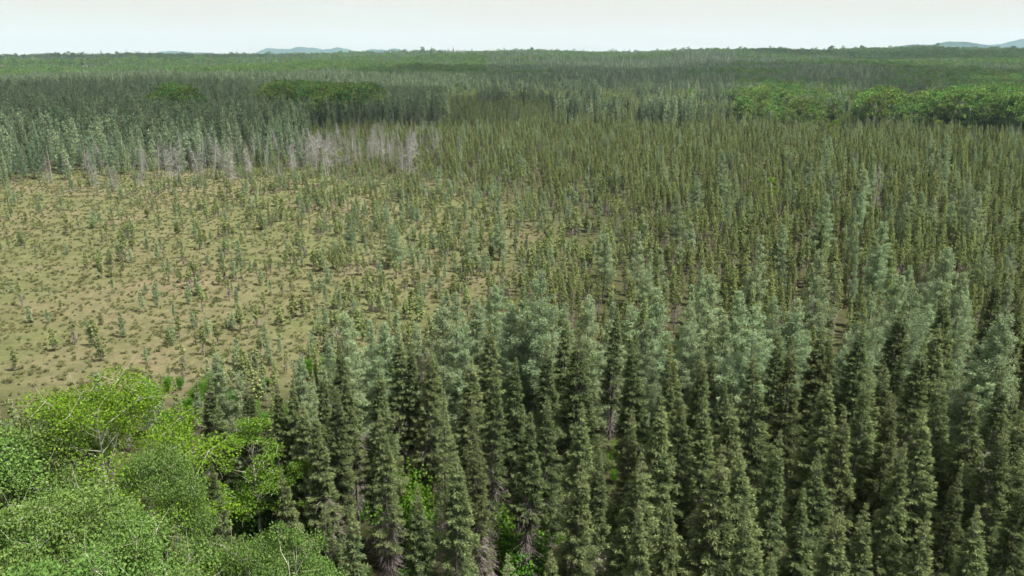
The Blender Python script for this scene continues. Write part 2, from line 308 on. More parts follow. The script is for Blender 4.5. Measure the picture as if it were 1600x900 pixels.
LOOK_SNAG = ['bare grey', 'thin bare grey', 'densely twigged grey', 'stripped pale']
SHRUB = variants('green_shrub', [(3, shrub(95, 3, 1.6, 4500, .12, M_SHRUB)), (3, shrub(96, 3, 1.3, 3800, .12, M_SHRUB))])
TUFT = variants('sedge_tuft', [(.5, shrub(97, .30, .35, 60, .14, M_SEDGE)), (.5, shrub(98, .22, .5, 80, .14, M_SEDGE))])
HEATH = variants('bog_shrub', [(.5, shrub(99, .55, .55, 90, .13, M_HEATH)), (.5, shrub(100, .4, .8, 110, .13, M_HEATH))])

# ------------------------------------------------------------------ ground, hills
def ground():
    rr = np.concatenate([np.linspace(0, 45, 16)[:-1], np.linspace(45, 330, 420)[:-1], np.geomspace(330, 14000, 120)])
    aa = np.radians(np.concatenate([np.linspace(-180, -46, 46)[:-1], np.linspace(-46, 46, 380), np.linspace(46, 180, 46)[1:]]))
    Rg, Ag = np.meshgrid(rr, aa, indexing='ij'); X, Y = Rg*np.sin(Ag), Rg*np.cos(Ag); Z = ground_z(X, Y)
    V = np.stack([X, Y, Z], -1).reshape(-1, 3); na = len(aa); i, j = np.meshgrid(np.arange(len(rr)-1), np.arange(na-1), indexing='ij')
    k = (i*na + j).ravel(); F = np.column_stack([k, k+1, k+na+1, k+na])
    me = bpy.data.meshes.new('ground'); me.vertices.add(len(V)); me.vertices.foreach_set('co', V.astype(np.float32).ravel())
    me.loops.add(F.size); me.loops.foreach_set('vertex_index', F[:, ::-1].astype(np.int32).ravel()); me.polygons.add(len(F)); me.polygons.foreach_set('loop_start', (np.arange(len(F))*4).astype(np.int32))
    me.update(calc_edges=True)
    at = me.attributes.new('bog', 'FLOAT', 'POINT'); at.data.foreach_set('value', bogness(V[:, 0], V[:, 1]).astype(np.float32))
    me.polygons.foreach_set('use_smooth', np.ones(len(F), bool))
    o = bpy.data.objects.new('ground', me); C.objects.link(o); o['kind'] = 'structure'; o['label'] = 'mossy open bog and dark forest floor reaching to the horizon'
    m = bpy.data.materials.new('bog_and_forest_floor'); m.use_nodes = True; t = m.node_tree; N = t.nodes.new; K = t.links.new
    b = t.nodes['Principled BSDF']; b.inputs['Roughness'].default_value = 1; b.inputs['Specular IOR Level'].default_value = 0.1
    co = N('ShaderNodeNewGeometry')
    def noise(scale, det=6, rough=.6):
        n = N('ShaderNodeTexNoise'); n.inputs['Scale'].default_value = scale; n.inputs['Detail'].default_value = det; n.inputs['Roughness'].default_value = rough; K(co.outputs['Position'], n.inputs['Vector']); return n.outputs['Fac']
    def ramp(src, stops):
        r = N('ShaderNodeValToRGB'); el = r.color_ramp.elements
        while len(el) < len(stops): el.new(.5)
        for e, (p, c) in zip(el, stops): e.position = p; e.color = (*c, 1)
        K(src, r.inputs['Fac']); return r.outputs['Color']
    def mix(f, a, c):
        x = N('ShaderNodeMix'); x.data_type = 'RGBA'; K(f, x.inputs[0]); K(a, x.inputs[6]); K(c, x.inputs[7]); return x.outputs[2]
    moss = ramp(noise(.45, 8, .7), [(.3, (.045, .053, .022)), (.5, (.078, .086, .036)), (.7, (.115, .114, .055))])
    tan = ramp(noise(.8, 8, .7), [(.3, (0.062, 0.051, 0.032)), (.5, (0.112, 0.094, 0.056)), (.7, (0.160, 0.136, 0.086))])
    bogc = mix(ramp(noise(.035, 7, .62), [(.46, (0, 0, 0)), (.64, (.9, .9, .9))]), moss, tan)
    brown = ramp(noise(1.3, 6, .7), [(.54, (0, 0, 0)), (.70, (.8, .8, .8))])
    br = N('ShaderNodeRGB'); br.outputs[0].default_value = (.068, .055, .034, 1); bogc = mix(brown, bogc, br.outputs[0])
    floor = ramp(noise(.7, 8, .7), [(.35, (.018, .020, .009)), (.5, (.034, .032, .016)), (.65, (.036, .058, .012))])
    a = N('ShaderNodeAttribute'); a.attribute_name = 'bog'
    K(mix(a.outputs['Fac'], floor, bogc), b.inputs['Base Color'])
    bu = N('ShaderNodeBump'); bu.inputs['Strength'].default_value = .8; bu.inputs['Distance'].default_value = .25; K(noise(2.2, 8, .7), bu.inputs['Height']); K(bu.outputs[0], b.inputs['Normal'])
    me.materials.append(m)

_bv = np.array([0, 246, 262, 300, 350, 400, 450, 520, 600, 640, 700, 900.]); _bu = np.array([-4000, -300, 280, 430, 520, 530, 490, 430, 340, 280, -200, -4000.])
def bog_t(x, y):
    """0 on the open bog, rising to 1 in the closed stand to the right"""
    u, v = project(x, y, 0*x); ub = np.interp(v, _bv, _bu)
    wdt = np.interp(v, [240, 262, 300, 450, 560, 640], [60, 300, 560, 560, 380, 160])
    return np.clip((u - ub + 60*wav(x, y, 40, 4))/wdt, 0, 1)
def bogness(x, y):
    y = np.asarray(y); r = np.hypot(x, y); k = (1 - .9*sstep(.25, .9, bog_t(x, y)))*sstep(58, 72, y)*(1 - sstep(235, 262, r)); return np.where(y > 20, k, 0)
ground()
# grassy opening among the dead trees far back is part of the same sheet

def hill(name, u0, u1, vtop, dist, label, flat=.6, seed=0):
    r = np.random.default_rng(seed); x0, x1 = (u0-800)/FPX*dist/cp, (u1-800)/FPX*dist/cp
    hz = CAM_H + (88-vtop)/FPX*dist/cp; nx, ny = 90, 24; X = np.linspace(-1, 1, nx); Yv = np.linspace(-1, 1, ny); gx, gy = np.meshgrid(X, Yv, indexing='ij')
    sx = np.clip(1-np.abs(gx)**(2/flat*1.2), 0, 1)**.9; bump = 1 + .10*np.sin(gx*7+seed) + .05*np.sin(gx*17+2*seed) ; sy = np.clip(1-gy**2, 0, 1)
    Z = -6 + (hz+6)*sx*sy*bump/1.10 + r.normal(0, 1.6, gx.shape)*(sx*sy > .05)
    V = np.stack([(x0+x1)/2 + gx*(x1-x0)/2, dist + gy*700, Z], -1).reshape(-1, 3); i, j = np.meshgrid(np.arange(nx-1), np.arange(ny-1), indexing='ij'); k = (i*ny+j).ravel()
    me = bpy.data.meshes.new(name); me.from_pydata(V.tolist(), [], np.column_stack([k, k+ny, k+ny+1, k+1]).tolist()); me.update()
    o = bpy.data.objects.new(name, me); C.objects.link(o); o['kind'] = 'structure'; o['label'] = label; me.materials.append(M_HILL)
M_HILL = bpy.data.materials.new('wooded_hill'); M_HILL.use_nodes = True
_t = M_HILL.node_tree; _b = _t.nodes['Principled BSDF']; _b.inputs['Roughness'].default_value = 1; _b.inputs['Specular IOR Level'].default_value = 0
_n = _t.nodes.new('ShaderNodeTexNoise'); _n.inputs['Scale'].default_value = .012; _n.inputs['Detail'].default_value = 8; _g = _t.nodes.new('ShaderNodeNewGeometry'); _r = _t.nodes.new('ShaderNodeValToRGB')
_r.color_ramp.elements[0].position = .35; _r.color_ramp.elements[0].color = (.022, .045, .045, 1); _r.color_ramp.elements[1].position = .65; _r.color_ramp.elements[1].color = (.040, .075, .055, 1)  # bluish cast of distant haze mixed into the forest green
_t.links.new(_g.outputs['Position'], _n.inputs['Vector']); _t.links.new(_n.outputs['Fac'], _r.inputs['Fac']); _t.links.new(_r.outputs['Color'], _b.inputs['Base Color'])
hill('hill', 440, 555, 76, 7600, 'flat-topped blue hill on the left part of the skyline', .35, 1)
hill('hill', 520, 590, 77, 7400, 'small blue hill at the right end of the flat-topped one', .8, 2)
hill('hill', 575, 665, 77.5, 6600, 'low dim rise right of the small blue hill', .9, 5)
hill('hill', 265, 385, 81.5, 7800, 'low pale blue hill farthest left on the skyline', .9, 3)
hill('hill', 1440, 1790, 63, 7600, 'long blue ridge at the right end of the skyline', .6, 4)
hill('hill', 1340, 1500, 68.5, 5600, 'dark green-blue hill in front of the long ridge at right', .8, 6)

# ------------------------------------------------------------------ placing
ORD = 'first second third fourth fifth sixth seventh eighth ninth tenth eleventh twelfth thirteenth fourteenth fifteenth sixteenth seventeenth eighteenth nineteenth twentieth'.split()
ORD += ['twenty-' + o for o in ORD[:9]] + ['thirtieth'] + ['thirty-' + o for o in ORD[:9]] + ['fortieth']
ROW = ['nearest', 'second', 'third', 'fourth', 'fifth', 'sixth', 'seventh', 'eighth', 'ninth', 'tenth', 'eleventh']
def row_labels(idx, X, Y, H, fmt, per=30):
    """labels by row (nearest first) and place from the left within it"""
    idx = sorted(idx, key=lambda i: math.hypot(X[i], Y[i])); out = {}
    for n in range(0, len(idx), per):
        row = idx[n:n+per]; us = [float(project(X[i], Y[i], H[i])[0]) for i in row]
        for pos, q in enumerate(np.argsort(us)): out[row[q]] = fmt(row[q], f'{ORD[pos]} from left in the {ROW[n//per]} row')
    return out
def place(name, var, x, y, h, rot, lean=(0, 0), wid=1.0, label='', cat='tree', group=None):
    e = bpy.data.objects.new(name, None); C.objects.link(e); e.empty_display_size = .3
    k = h/var['H']; e.location = (x, y, float(ground_z(np.array(x), np.array(y)))); e.scale = (k*wid, k*wid, k)
    e.rotation_euler = (Matrix.Rotation(lean[0], 3, 'X') @ Matrix.Rotation(lean[1], 3, 'Y') @ Matrix.Rotation(rot, 3, 'Z')).to_euler()
    e['label'] = label; e['category'] = cat
    if group: e['group'] = group
    for pn, me in var['parts'].items():
        p = bpy.data.objects.new(pn, me); C.objects.link(p); p.parent = e
    return e
def in_view(x, y, h, m=20):
    u, v = project(x, y, h*.8); return (u > -m) & (u < 1600+m) & (v < 900+m) & (v > 0)
def mass(name, vars_, x, y, h, vi, label, wid=None, lean=.03):
    wid = rng.uniform(.75, 1.25, len(x)) if wid is None else wid
    """all the rest of a kind that nobody could count, as one object"""
    n = len(x); me = bpy.data.meshes.new(name); me.vertices.add(n); z = ground_z(x, y)
    me.vertices.foreach_set('co', np.column_stack([x, y, z]).astype(np.float32).ravel())
    H = np.array([v['H'] for v in vars_])[vi]; k = h/H; w = np.ones(n) if wid is None else wid
    def att(nm, ty, data, field='value'): a = me.attributes.new(nm, ty, 'POINT'); a.data.foreach_set(field, np.ascontiguousarray(data).ravel())
    att('size', 'FLOAT_VECTOR', np.column_stack([k*w, k*w, k]).astype(np.float32), 'vector')
    att('turn', 'FLOAT_VECTOR', np.column_stack([rng.normal(0, lean, n), rng.normal(0, lean, n), rng.uniform(0, 6.28, n)]).astype(np.float32), 'vector')
    att('pick', 'INT', vi.astype(np.int32))
    o = bpy.data.objects.new(name, me); C.objects.link(o); o['kind'] = 'stuff'; o['label'] = label
    col = bpy.data.collections.new(name + '_kinds')
    for i, v in enumerate(vars_):
        s = bpy.data.objects.new(f'{name}_{i:02d}', joined(v)); col.objects.link(s)
    ng = bpy.data.node_groups.new(name, 'GeometryNodeTree'); ng.interface.new_socket('Geometry', in_out='INPUT', socket_type='NodeSocketGeometry'); ng.interface.new_socket('Geometry', in_out='OUTPUT', socket_type='NodeSocketGeometry')
    N = ng.nodes.new; K = ng.links.new; gi, go = N('NodeGroupInput'), N('NodeGroupOutput')
    ip = N('GeometryNodeInstanceOnPoints'); ci = N('GeometryNodeCollectionInfo'); ci.inputs['Collection'].default_value = col; ci.inputs['Separate Children'].default_value = True; ci.inputs['Reset Children'].default_value = True
    def na(nm, ty): a = N('GeometryNodeInputNamedAttribute'); a.data_type = ty; a.inputs['Name'].default_value = nm; return a.outputs['Attribute']
    e2r = N('FunctionNodeEulerToRotation'); K(na('turn', 'FLOAT_VECTOR'), e2r.inputs[0])
    ip.inputs['Pick Instance'].default_value = True
    K(gi.outputs[0], ip.inputs['Points']); K(ci.outputs[0], ip.inputs['Instance']); K(na('pick', 'INT'), ip.inputs['Instance Index']); K(e2r.outputs[0], ip.inputs['Rotation']); K(na('size', 'FLOAT_VECTOR'), ip.inputs['Scale'])
    K(ip.outputs[0], go.inputs[0]); md = o.modifiers.new('scatter', 'NODES'); md.node_group = ng
    return o
def scatter(n, r0, r1, half=40):
    a = np.radians(rng.uniform(-half, half, n)); r = np.sqrt(rng.uniform(r0*r0, r1*r1, n)); return r*np.sin(a), r*np.cos(a)
def thin_out(x, y, dmin):
    """drops points that stand closer than dmin (array or number) to an earlier one, by grid"""
    keep = np.ones(len(x), bool); grid = {}; c = 1.0*np.max(dmin); dm = np.broadcast_to(dmin, len(x))
    for i in range(len(x)):
        k = (int(x[i]//c), int(y[i]//c)); ok = True
        for a in (-1, 0, 1):
            for b in (-1, 0, 1):
                for j in grid.get((k[0]+a, k[1]+b), ()):
                    if (x[i]-x[j])**2 + (y[i]-y[j])**2 < dm[i]**2: ok = False; break
                if not ok: break
            if not ok: break
        if ok: grid.setdefault(k, []).append(i)
        else: keep[i] = False
    return keep

# ---- aspens in the near left corner: tip position in the photo, height, variant, width factor
asp = [(150, 600, 15, 2, 1.12), (28, 668, 14, 0, .95), (225, 700, 12.5, 0, .70), (95, 745, 14, 1, .95), (205, 820, 13.5, 0, .80), (25, 800, 14, 1, .9), (120, 862, 14, 0, .9),
       (455, 826, 12.5, 1, .68), (385, 850, 12, 0, .6), (388, 655, 9, 3, 1.15), (470, 715, 7, 3, 1.0), (-70, 700, 14, 0, 1.0), (-60, 830, 14, 1, 1.0)]
asp_lab = ['bright yellow-green rounded aspen, hindmost of the clump beside the bog', 'mid-green aspen at the photo edge below the bog, left of the yellow-green one', 'small green aspen between the yellow-green aspen and a leaning spruce',
           'green aspen with pale bare limbs in front of the yellow-green aspen', 'green aspen at the bottom edge, right side of the left-corner clump', 'green aspen on the left edge below the pale-limbed one', 'green aspen cut off by the bottom edge in the left corner',
           'light green aspen at the bottom edge right of the broad dark spruce', 'narrow light green aspen top at the bottom edge beside the dark spruce', 'deep green young birch among spruces right of the aspen clump', 'small deep green birch low behind the young birch',
           'green aspen just past the left edge of the photo, upper', 'green aspen just past the left edge of the photo, lower']
AX = []
for (u, v, h, k, w), lb in zip(asp, asp_lab):
    x, y = at_height(u, v, h); AX.append((x, y, w*4*(.6 if k == 3 else 1)))
    place('aspen' if k < 3 else 'birch', ASPEN[k], x, y, h, rng.uniform(0, 6.28), (rng.normal(0, .02), rng.normal(0, .02)), w, lb, 'tree', 'broadleaf trees in the near left corner')
AX = np.array(AX)

# ---- near spruces seen one by one: tip position in the photo (u, v), height, variant or -1 for any
near = """268,628,11.5,6 315,592,11.5,1 429,596,10.5,1 383,602,10.5,0 450,586,11,3 468,620,10.5,5 485,575,12,6 508,602,12,1 325,713,11,2 446,734,10,2 290,818,11,2
507,632,12.5,6 554,531,12.5,1 547,571,11.5,3 578,569,13,0 625,509,12.5,3 640,531,11.5,1 659,543,12,5 680,541,11.5,4 726,557,12.5,0 691,608,12.5,7 768,506,12.5,1 761,573,13,4 801,559,12.5,1
703,706,12.5,4 857,536,12,4 852,613,11.5,5 885,492,12.5,3 902,517,14,2 913,632,12.5,4 960,470,12.5,3 998,529,13,1 980,643,12,5 1027,622,13,0 1048,569,12.5,1 985,709,12.5,2 880,727,12.5,0 754,620,13,7
855,868,12,3 780,865,12,2 547,788,11.5,2 505,788,11,5 1071,531,13,0 1106,545,13,5 1148,613,13.5,0 1066,628,12.5,1 1108,625,12,4 1192,543,13.5,2 1213,515,12.5,3 1241,520,13.5,0 1262,611,12,3 1218,674,13.5,0
1113,699,13.5,2 1302,590,13.5,0 1349,576,14,2 1339,503,12.5,1 1304,513,12,5 1274,506,12,3 1365,566,12.5,7 1381,559,12.5,5 1409,470,14,4 1437,531,13,4 1486,580,14,2 1533,604,13.5,2 1447,629,13,0 1407,685,13,1
1290,709,11,5 1302,783,12.5,5 1356,783,12.5,0 1486,723,12.5,4 1470,508,13,3 1498,455,14,1 1174,704,13,1 1232,853,11,3 1575,570,13,4 1590,640,13,1 1550,655,13,5 1590,470,14,1 1555,430,13.5,0 655,760,11,5
930,700,11.5,4 1065,760,11.5,6 1165,790,12,5 1440,800,12,2 1530,790,12,4 1250,760,12,6 1005,780,11.5,3 820,640,12,6 600,640,12,4 1395,610,13,0 1325,640,12.5,4 740,690,11.5,4 1585,730,12.5,0"""
S = [tuple(map(float, t.split(','))) for t in near.split()]
sx, sy, sh, sk = [], [], [], []
for u, v, h, k in S:
    x, y = at_height(u, v, h); sx.append(x); sy.append(y); sh.append(h); sk.append(int(k))
n_hand = len(sx)
sh_list = [(635, 745, 5), (620, 780, 4.5), (660, 800, 4), (815, 795, 4.5), (835, 770, 4), (1575, 790, 5), (1590, 770, 5), (1390, 690, 4.5), (1375, 675, 5), (395, 735, 5), (350, 700, 4), (1560, 830, 4), (470, 750, 4), (520, 700, 3.5), (1400, 720, 4), (810, 830, 4), (1585, 860, 4), (270, 660, 3)]
# fill between and behind them, the same mixed edge of tall spruces
cx, cyy = scatter(2600, 24, 82, 46)
u, v = project(cx, cyy, 0*cx); ut, vt = project(cx, cyy, 0*cx + 11)
edge = np.interp(ut, [250, 480, 520, 700, 900, 1100, 1300, 1600, 2200], [622, 600, 560, 560, 540, 540, 500, 440, 420])      # the stand's back edge, by tip
okk = (vt > edge + 25) & (ut > 255 + np.where(vt > 640, 40, 0))
for uu, vv, h in sh_list:
    X_, Y_ = at_height(uu, vv, h); okk &= ~((np.abs(cx - X_*cyy/Y_) < 2.0) & (cyy > Y_-9) & (cyy < Y_+2))
for ax_, ay_, ar_ in AX: okk &= np.hypot(cx-ax_, cyy-ay_) > ar_*.75
cx, cyy, vt_, ut_ = cx[okk], cyy[okk], vt[okk], ut[okk]
allx, ally = np.concatenate([sx, cx]), np.concatenate([sy, cyy]); kp = thin_out(allx, ally, np.r_[np.full(n_hand, .1), np.full(len(cx), 3.1)])[n_hand:]
cx, cyy = cx[kp], cyy[kp]
sx = np.r_[sx, cx]; sy = np.r_[sy, cyy]; sh = np.r_[sh, rng.uniform(4.0, 10.0, len(cx))]; sk = np.r_[sk, rng.choice(8, len(cx), p=[.12, .13, .08, .13, .17, .08, .12, .17])]
dist = np.hypot(sx, sy); vis = in_view(sx, sy, sh, 160); 
order = np.argsort(np.where(np.arange(len(sx)) < n_hand, 0, dist) + np.where(vis, 0, 1e4)); ind = order[:300]; rest = order[300:]
ind = ind[vis[ind]]; rest = np.setdiff1d(np.arange(len(sx)), ind)
lab = row_labels(list(ind), sx, sy, sh, lambda i, w: f'{LOOK_SPRUCE[sk[i]]} black spruce of the front stand, {w}')
for i in ind:
    place('black_spruce', BIG_SPRUCE[sk[i]], sx[i], sy[i], sh[i], rng.uniform(0, 6.28), (rng.normal(0, .028), rng.normal(0, .028)), rng.uniform(.82, 1.18) if i < n_hand else rng.uniform(.75, 1.05), lab[i], 'tree', 'tall black spruces of the front stand')
if len(rest): mass('spruce_thicket', STAND_SPRUCE, sx[rest], sy[rest], sh[rest], sk[rest] % 6, 'tall black spruces beyond the counted ones of the front stand')

# ---- tamaracks: band behind the front stand and scattered on the right
larches = """540,485,11,0 600,505,10,1 690,478,11,0 655,500,10,3 745,470,11,1 838,424,13,2 795,470,10.5,0 920,455,11.5,0 880,470,10,3 1112,430,11.5,0 1030,452,11,1 985,470,10,3 1075,470,10,2 1180,480,11,2 1155,455,10,1
1240,490,10.5,0 1285,392,11,1 1362,460,11.5,2 1405,425,11.5,0 1425,450,11,2 1480,388,11.5,0 1552,520,11.5,2 1575,485,13,0 1245,470,10,1 340,555,10,1 370,580,9,3 330,600,7.5,3 1190,365,10,3 1000,358,9,3 1380,345,10,0
945,365,8,1 1130,235,11,1 1095,415,9,3 1530,300,10,1 1290,300,10,0 1265,245,9,1 1350,262,10,0 1425,275,10,1 1365,255,9,3 1480,210,11,0 1520,290,10,2 1470,240,10,0 470,560,8,1 575,500,9,1 505,520,7,3 712,455,9,3 770,445,9,0 1210,465,10,2
1320,545,9,0 1060,300,9,1 1225,350,8,1 780,330,7,1 735,355,6,0 615,350,6,2 545,330,6,1 1455,475,9,1 1505,425,10,1 620,520,9,0 870,520,9,2 1010,500,9,0 950,500,9,2 725,500,10,2 1130,500,9,1 815,500,9,1 1265,520,8,2 1500,560,9,2"""
T = [tuple(map(float, t.split(','))) for t in larches.split()]
tx, ty, th, tk = [], [], [], []
for u, v, h, k in T:
    h *= 1.08; x, y = at_height(u, v, h); tx.append(x); ty.append(y); th.append(h); tk.append(int(k))
rowed = sorted(range(len(tx)), key=lambda i: math.hypot(tx[i], ty[i])); lab = {}
for rn, row in zip(['front', 'middle', 'back'], [rowed[0:24], rowed[24:48], rowed[48:]]):
    us = [float(project(tx[i], ty[i], th[i])[0]) for i in row]
    for pos, q in enumerate(np.argsort(us)): i = row[q]; lab[i] = f'{LOOK_LARCH[tk[i]]} tamarack, {ORD[pos]} from the left in the {rn} belt of tall tamaracks'
for i in range(len(tx)):
    place('tamarack', TAMARACK[tk[i]], tx[i], ty[i], th[i], rng.uniform(0, 6.28), (rng.normal(0, .015), rng.normal(0, .015)), rng.uniform(.95, 1.25), lab[i], 'tree', 'tall tamaracks behind the front stand')
TX, TY = np.array(tx), np.array(ty)

# ---- the bog, its margin and the closed spruce stand (70 to 330 m)
x, y = scatter(46000, 58, 330, 43)
t = bog_t(x, y); u, v = project(x, y, 0*x); r = np.hypot(x, y); ut, vt = project(x, y, 0*x+9)
clump = np.clip(.5 + .9*wav(x, y, 22, 5), 0, 1.6)
area = (330**2-58**2)*math.radians(43); base_d = 46000/area
dens = np.where(t <= 0, (.09 + .24*np.clip(wav(x, y, 26, 6)+.15, 0, 1))*(.35+.65*sstep(60, 420, u)), .38 + .04*t)*(.35+.65*clump)
dens = np.where((v < 262) & (t < .5), .22, dens)
front = np.interp(ut, [250, 480, 520, 700, 900, 1100, 1300, 1600, 2200], [622, 600, 560, 560, 540, 540, 500, 440, 420])
k = (rng.uniform(0, 1, len(x)) < dens/base_d) & ~((vt > front) & (u > 250)) & (r > 60)
x, y, t, r, u, v = (a[k] for a in (x, y, t, r, u, v)); k = thin_out(x, y, np.interp(t, [0, 1], [.5, 1.05])); x, y, t, r, u, v = (a[k] for a in (x, y, t, r, u, v))
hgt = np.interp(t, [0, .3, .7, 1], [2.4, 2.4, 3.0, 4.7])*rng.uniform(.5, 1.45, len(x)) + np.clip((u-900)/600, 0, 1)*1.5*(t > .6)
far_edge = (v < 262) & (t < .5); hgt = np.where((v < 290) & (v > 236) & (u > 100) & (u < 680), np.minimum(hgt, 3.6)*.8, hgt); hgt = np.where(far_edge, rng.uniform(2, 5, len(x)), hgt)
is_l = rng.uniform(0, 1, len(x)) < np.where(far_edge, .6, np.where(t < .75, .33, .06 + .14*(wav(x, y, 30, 7) > .4)))
small = hgt < 4.2
def many(name, vars_, sel, group, looks, cat='tree'):
    idx = np.where(sel)[0]; vi = rng.integers(0, len(vars_), len(idx)); vi = np.where((rng.uniform(0, 1, len(idx)) < .2) & (vars_ is BOG_SPRUCE), 3, vi); vis = in_view(x[idx], y[idx], hgt[idx]); app = np.where(vis, hgt[idx]/r[idx], 0); o = np.argsort(-app)[:300]; o = o[vis[o]]
    lb = row_labels([int(q) for q in o], x[idx], y[idx], hgt[idx], lambda q, w: looks(idx[q], vi[q]) + ', ' + w)
    for q in o:
        i = idx[q]; place(name, vars_[vi[q]], x[i], y[i], hgt[i], rng.uniform(0, 6.28), (rng.normal(0, .03), rng.normal(0, .03)), rng.uniform(.72, 1.05), lb[q], cat, group)
    m = np.setdiff1d(np.arange(len(idx)), o); i = idx[m]
    return i, vi[m]
def where_bog(i): return 'on the open bog' if t[i] <= .02 else 'at the bog margin'
LB = ['dark-tipped', 'bare-stemmed', 'bushy olive', 'dead grey']; LS = ['slender', 'bare-stemmed', 'fuller', 'ragged', 'yellow-tipped', 'thin-topped']
i, vi = many('bog_spruce', BOG_SPRUCE, small & ~is_l, 'stunted spruces of the bog', lambda i, k: f'{LB[k]} stunted spruce {where_bog(i)}')
mass('bog_spruces', BOG_SPRUCE, x[i], y[i], hgt[i], vi, 'stunted spruces scattered on the bog beyond the nearest ones', lean=.05)
i, vi = many('young_tamarack', SMALL_LARCH, (hgt < 6) & is_l, 'young tamaracks of the bog', lambda i, k: f'{["soft", "thin", "wide"][k]} pale young tamarack {where_bog(i)}')
mass('young_tamaracks', SMALL_LARCH, x[i], y[i], hgt[i], vi, 'pale green young tamaracks scattered on the bog and its margin', lean=.04)
i, vi = many('stand_spruce', STAND_SPRUCE, ~small & ~is_l, 'slim spruces of the closed stand', lambda i, k: f'{LS[k]} spruce spire behind the tall tamaracks')
mass('spruce_stand', STAND_SPRUCE, x[i], y[i], hgt[i], vi, 'closed stand of narrow spruce spires right of the bog', lean=.03)
sel = np.where((hgt >= 6) & is_l)[0]; mass('tamarack_stand', TAMARACK, x[sel], y[sel], hgt[sel]*1.1, rng.integers(0, 4, len(sel)), 'pale tamaracks mixed through the spruce stand')

# ---- dead trees along the far side of the bog and among the near spruces
sn = [(a, 0) for a in np.r_[rng.uniform(60, 690, 260), rng.normal(470, 110, 260)] if rng.uniform() < .34 + .30*(math.sin(a*.031+1)*math.sin(a*.0117+.5)+.25*math.sin(a*.09) > .12)]; LX = []
for j, (uu, _) in enumerate(sn):
    vv = np.interp(uu, [0, 200, 400, 640, 700], [250, 267, 257, 241, 236]) + rng.normal(0, 17); LX.append((*at_height(uu, vv, 0), rng.uniform(4.5, 9.5), int(rng.choice(4, p=[.35, .25, .3, .1])), rng.normal(0, .10), rng.normal(0, .10)))
hand = [((135, 272), 9, 3, 0, .05), ((500, 246), 9, 3, 0, .45), ((630, 238), 8, 3, 0, -.30), ((640, 228), 9, 3, 0, .10), ((325, 262), 6, 3, 0, .6), ((95, 320), 5, 3, .1, -.15), ((180, 300), 6, 2, 0, .12), ((180, 296), 6, 2, 0, -.2), ((270, 262), 7, 2, 0, 0), ((1365, 330), 10, 2, 0, 0)]
for (uu, vv), h, k, a, b in hand: LX.append((*at_height(uu, vv, 0), h, k, a, b))
sn_lab = row_labels(list(range(len(LX))), [q[0] for q in LX], [q[1] for q in LX], [q[2] for q in LX], lambda i, w: f'{"leaning" if abs(LX[i][4])+abs(LX[i][5]) > .15 else "upright"} {LOOK_SNAG[LX[i][3]]} dead tree beyond the bog, {w}')
us = [float(project(q[0], q[1], 0)[0]) for q in LX]; rk = np.argsort(np.argsort(us))
for q, n_ in zip(LX, rk):
    X_, Y_, h, kk, a, b = q; dz = 'leaning' if abs(a)+abs(b) > .15 else 'upright'; tens = int(n_)//35
    lb = sn_lab[int(np.where(rk == n_)[0][0])]
    place('dead_tree', SNAG[kk], X_, Y_, h, rng.uniform(0, 6.28), (a, b), rng.uniform(.9, 1.2), lb, 'dead tree', 'dead trees beyond the bog')
for (uu, vv, h, k, lb) in [(1452, 850, 6, 2, 'tangled grey dead tree low at the bottom edge below the spruces, right'), (20, 620, 4, 3, 'broken dark dead trunk on the bog behind the aspens'), (1525, 700, 9, 1, 'thin bare dead tree among the spruces near the right edge')]:
    X_, Y_ = at_height(uu, vv, h); place('dead_tree', SNAG[k], X_, Y_, h, rng.uniform(0, 6.28), (rng.normal(0, .05), rng.normal(0, .08)), 1.2, lb, 'dead tree', 'dead trees in the front stand')

# ---- fallen logs on the bog
lm = MB(); lm.tube([(-3, 0, .06), (-1, .05, .1), (1.2, 0, .12), (3, -.1, .15)], [.10, .09, .07, .03], .7, 7)
log_me = make_mesh('fallen_log', [(lm, M_TWIG)])
for (uu, vv, rot, lb) in [(128, 295, .45, 'pale fallen log lying on the far part of the bog'), (215, 263, .1, 'fallen log lying at the forest edge behind the bog'), (25, 300, 2.0, 'short pale log lying at the left edge of the bog'), (110, 300, 1.0, 'fallen log crossing close to the pale one on the bog')]:
    X_, Y_ = at_height(uu, vv, 0); o = bpy.data.objects.new('fallen_log', log_me); C.objects.link(o); o.location = (X_, Y_, float(ground_z(np.array(X_), np.array(Y_)))+.05); o.rotation_euler = (0, 0, rot); o.scale = (.6, .8, .8)
    o['label'] = lb; o['category'] = 'log'; o['group'] = 'fallen logs on the bog'

# ---- green shrubs in the gaps of the front stand
us = np.argsort(np.argsort([s[0] for s in sh_list]))
for (uu, vv, h), n_ in zip(sh_list, us):
    X_, Y_ = at_height(uu, vv, h); place('green_shrub', SHRUB[int(n_) % 2], X_, Y_, h, rng.uniform(0, 6.28), (0, 0), rng.uniform(.9, 1.15), f'bright green leafy shrub between the near spruces, {ORD[int(n_)]} shrub from the left', 'shrub', 'green shrubs between the spruces')
x2, y2 = scatter(1800, 26, 75, 46); uu, vv = project(x2, y2, 0*x2); k = (uu > 250) & (wav(x2, y2, 14, 8) > .1); x2, y2 = x2[k], y2[k]
mass('undergrowth', SHRUB, x2, y2, rng.uniform(.6, 2.0, len(x2)), rng.integers(0, 2, len(x2)), 'leafy undergrowth on the floor of the front stand')

